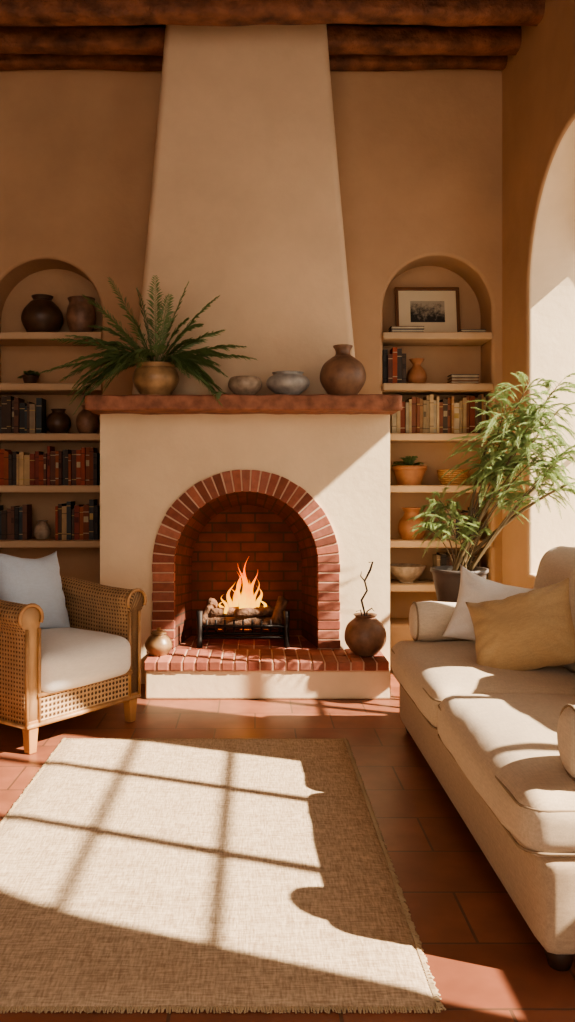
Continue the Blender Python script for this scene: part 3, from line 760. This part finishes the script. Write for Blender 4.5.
def stack(x0, x1, z, n, yf=6.05):
    V, F, C = [], [], []
    for i in range(n):
        h = R.uniform(.018, .026); c = mul(R.choice(PAL), R.uniform(.8, 1.2)); a, b_ = x0+R.uniform(0, .02), x1-R.uniform(0, .02)
        for (bb, cc) in ((boxv(a, b_, yf, yf+.12, z, z+.004), c), (boxv(a, b_, yf, yf+.12, z+h-.004, z+h), c), (boxv(a+.006, b_-.004, yf+.004, yf+.116, z+.004, z+h-.004), (.6, .5, .35))):
            k = len(V); V.extend(bb); C.extend([cc]*8); F.extend(tuple(k+i_ for i_ in q) for q in BF)
        z += h+.0005
    mk('book_stack', V, F, M_book, cols=C)
T = [z+.026 for z in shz]
RED = [(.34, .07, .03), (.42, .10, .04), (.14, .05, .03), (.24, .05, .03), (.5, .34, .18), (.07, .05, .04), (.30, .08, .03)]
CRM = [(.5, .36, .2), (.4, .22, .10), (.28, .10, .05), (.12, .08, .05), (.55, .45, .3), (.26, .06, .03)]
DK = [(.06, .06, .06), (.10, .06, .04), (.18, .08, .05), (.35, .26, .17), (.05, .04, .035), (.06, .08, .09)]
books('book_row', -1.865, -1.52, T[2], .19, .27, DK); books('book_row', -1.865, -1.12, T[3], .21, .28, RED)
books('book_row', -1.865, -1.62, T[4], .2, .27, DK); books('book_row', -1.42, -1.12, T[4], .22, .29, DK+RED)
books('book_row', .915, 1.08, T[1], .2, .27, DK+RED); books('book_row', .975, 1.655, T[2], .22, .28, CRM)
books('book_row', 1.36, 1.60, T[4], .18, .26, DK)
stack(.955, 1.2, T[0], 2, 5.99); stack(1.45, 1.64, T[0], 1, 5.99); stack(1.39, 1.6, T[1], 3)
lathe('dark_clay_jar', smoothprof([(0, 0), (.08, 0), (.1, .01), (.145, .10), (.138, .17), (.09, .235), (.065, .255), (.078, .282), (.065, .282), (.05, .25), (.09, .2), (0, .15)]), M_darkc, (-1.536, 6.14, T[0]))
lathe('terracotta_jar', smoothprof([(0, 0), (.06, 0), (.075, .01), (.105, .11), (.10, .19), (.085, .235), (.098, .265), (.085, .265), (.07, .23), (.09, .15), (0, .1)]), M_brownc, (-1.255, 6.14, T[0]))
lathe('round_vase', smoothprof([(0, 0), (.05, 0), (.06, .008), (.088, .07), (.075, .13), (.045, .16), (.055, .18), (.045, .18), (.035, .16), (0, .12)]), M_darkc, (-1.42, 6.14, T[2]))
lathe('clay_bottle', smoothprof([(0, 0), (.05, 0), (.06, .008), (.085, .08), (.07, .14), (.035, .18), (.045, .205), (.035, .205), (.025, .18), (0, .12)]), M_brownc, (-1.21, 6.14, T[2]))
lathe('small_vase', smoothprof([(0, 0), (.035, 0), (.045, .008), (.062, .05), (.045, .1), (.028, .12), (.038, .135), (.03, .135), (.02, .12), (0, .08)]), M_greyc, (-1.53, 6.12, T[4]))
def sprig_pot(name, x, z, r, h, pm, lm, n, ln, rim=True):
    p = lathe('pot', smoothprof([(0, 0), (r*.62, 0), (r*.66, .006), (r*.9, h*.72), (r*.92, h*.78)], 4)+[(r, h*.78), (r, h), (r*.9, h), (r*.88, h*.85), (0, h*.84)], pm, (x, 6.13, z))
    V, F = [], []
    for i in range(n):
        a = R.uniform(0, 6.28); el = math.radians(R.uniform(20, 80)); s = math.sin(a)*math.cos(el)
        frond(V, F, (x, 6.13, z+h*.85), (math.cos(a)*math.cos(el), s*.5, math.sin(el)), ln*R.uniform(.6, 1), .4, 9, .04, .012, 50)
    group(name, [p, mk('leaves', V, F, lm)], (x, 6.13, z))
sprig_pot('potted_herb', 1.113, T[3], .125, .14, M_terra, M_fern, 18, .17)
sprig_pot('dried_plant_pot', -1.62, T[1], .06, .07, M_darkc, M_fern, 12, .10)
# woven basket
V, F = [], []
for k in range(8):
    z = T[3]+.008+k*.014; rr = .082+.025*math.sin(k/7*1.5)
    tubegeo(V, F, [(1.43+(rr+.004*math.cos(q*math.pi*.9+k*math.pi))*math.cos(2*math.pi*q/36), 6.13+rr*math.sin(2*math.pi*q/36), z) for q in range(37)], .008, 6)
bk = mk('coils', V, F, M_rattan, True); bb = lathe('basket_base', [(0, 0), (.08, 0), (.08, .01), (0, .012)], M_rattan, (1.43, 6.13, T[3]))
group('wicker_basket', [bk, bb], (1.43, 6.13, T[3]))
lathe('small_terracotta_vase', smoothprof([(0, 0), (.045, 0), (.055, .008), (.073, .05), (.06, .1), (.032, .135), (.032, .155), (.055, .185), (.045, .185), (.024, .155), (0, .1)]), M_terra, (1.165, 6.12, T[1]))
lathe('orange_clay_jar', smoothprof([(0, 0), (.06, 0), (.075, .008), (.1, .07), (.09, .13), (.06, .17), (.055, .195), (.075, .225), (.065, .225), (.045, .19), (0, .12)]), M_terra, (1.13, 6.12, T[4]))
lathe('serving_bowl', smoothprof([(0, 0), (.05, 0), (.055, .012), (.11, .06), (.135, .115), (.128, .118), (.10, .07), (.04, .025), (0, .02)]), M_greyc, (1.09, 6.12, T[5]))
books('book_row', 1.3, 1.6, T[5], .16, .22, DK)

# framed print
mp_, nt, b = new_mat('engraving')
tc = N(nt, 'ShaderNodeTexCoord'); sp = N(nt, 'ShaderNodeSeparateXYZ'); L(nt, tc.outputs['Object'], sp.inputs[0])
nz = N(nt, 'ShaderNodeTexNoise', Scale=14.0, Detail=9.0, Roughness=.75); L(nt, tc.outputs['Object'], nz.inputs['Vector'])
ad = N(nt, 'ShaderNodeMath', operation='MULTIPLY_ADD'); L(nt, sp.outputs[2], ad.inputs[0]); ad.inputs[1].default_value = 2.0; L(nt, nz.outputs['Fac'], ad.inputs[2])
r = N(nt, 'ShaderNodeValToRGB'); r.color_ramp.elements[0].position = .42; r.color_ramp.elements[0].color = (.03, .025, .02, 1); r.color_ramp.elements[1].position = .62; r.color_ramp.elements[1].color = (.42, .36, .27, 1)
L(nt, ad.outputs[0], r.inputs['Fac']); L(nt, r.outputs['Color'], b.inputs['Base Color'])
fw, fh, th = .235, .185, .024
V, F = [], []
for q in (boxv(-fw, fw, -.012, .012, -fh, -fh+th), boxv(-fw, fw, -.012, .012, fh-th, fh), boxv(-fw, -fw+th, -.012, .012, -fh+th, fh-th), boxv(fw-th, fw, -.012, .012, -fh+th, fh-th)):
    k = len(V); V += q; F += [tuple(k+i for i in f) for f in BF]
fr = bevel(mk('frame', V, F, M_frame), .004)
mt = box('mat_board', -fw+.02, fw-.02, -.002, .006, -fh+.02, fh-.02, M_mat); pr = box('print', -.125, .125, -.004, 0, -.08, .08, mp_)
g = group('framed_picture', [fr, mt, pr], (1.26, 6.21, T[0]+fh+.002), 0); g.rotation_euler = (math.radians(-9), 0, 0)

# ------------------------------------------------------------ lights, world, camera
sun = bpy.data.lights.new('sun', 'SUN'); sun.energy = 17.0; sun.color = (1, .88, .71); sun.angle = math.radians(.8)
so = bpy.data.objects.new('sun', sun); col.objects.link(so); so.location = (6, 1, 6)
so.rotation_euler = Vector((-1, .4, -.88)).to_track_quat('-Z', 'Y').to_euler()
w = bpy.data.worlds.new('world'); scene.world = w; w.use_nodes = True
bg = w.node_tree.nodes['Background']; bg.inputs[0].default_value = (1, .89, .77, 1); bg.inputs[1].default_value = 2.2
cam = bpy.data.cameras.new('camera'); cam.lens = 850/1022*36; cam.sensor_width = 36; cam.shift_x = .0318; cam.shift_y = -.0274; cam.clip_start = .05
co = bpy.data.objects.new('camera', cam); col.objects.link(co); co.location = (0, 0, 1.3); co.rotation_euler = (math.radians(90), 0, 0)
scene.camera = co
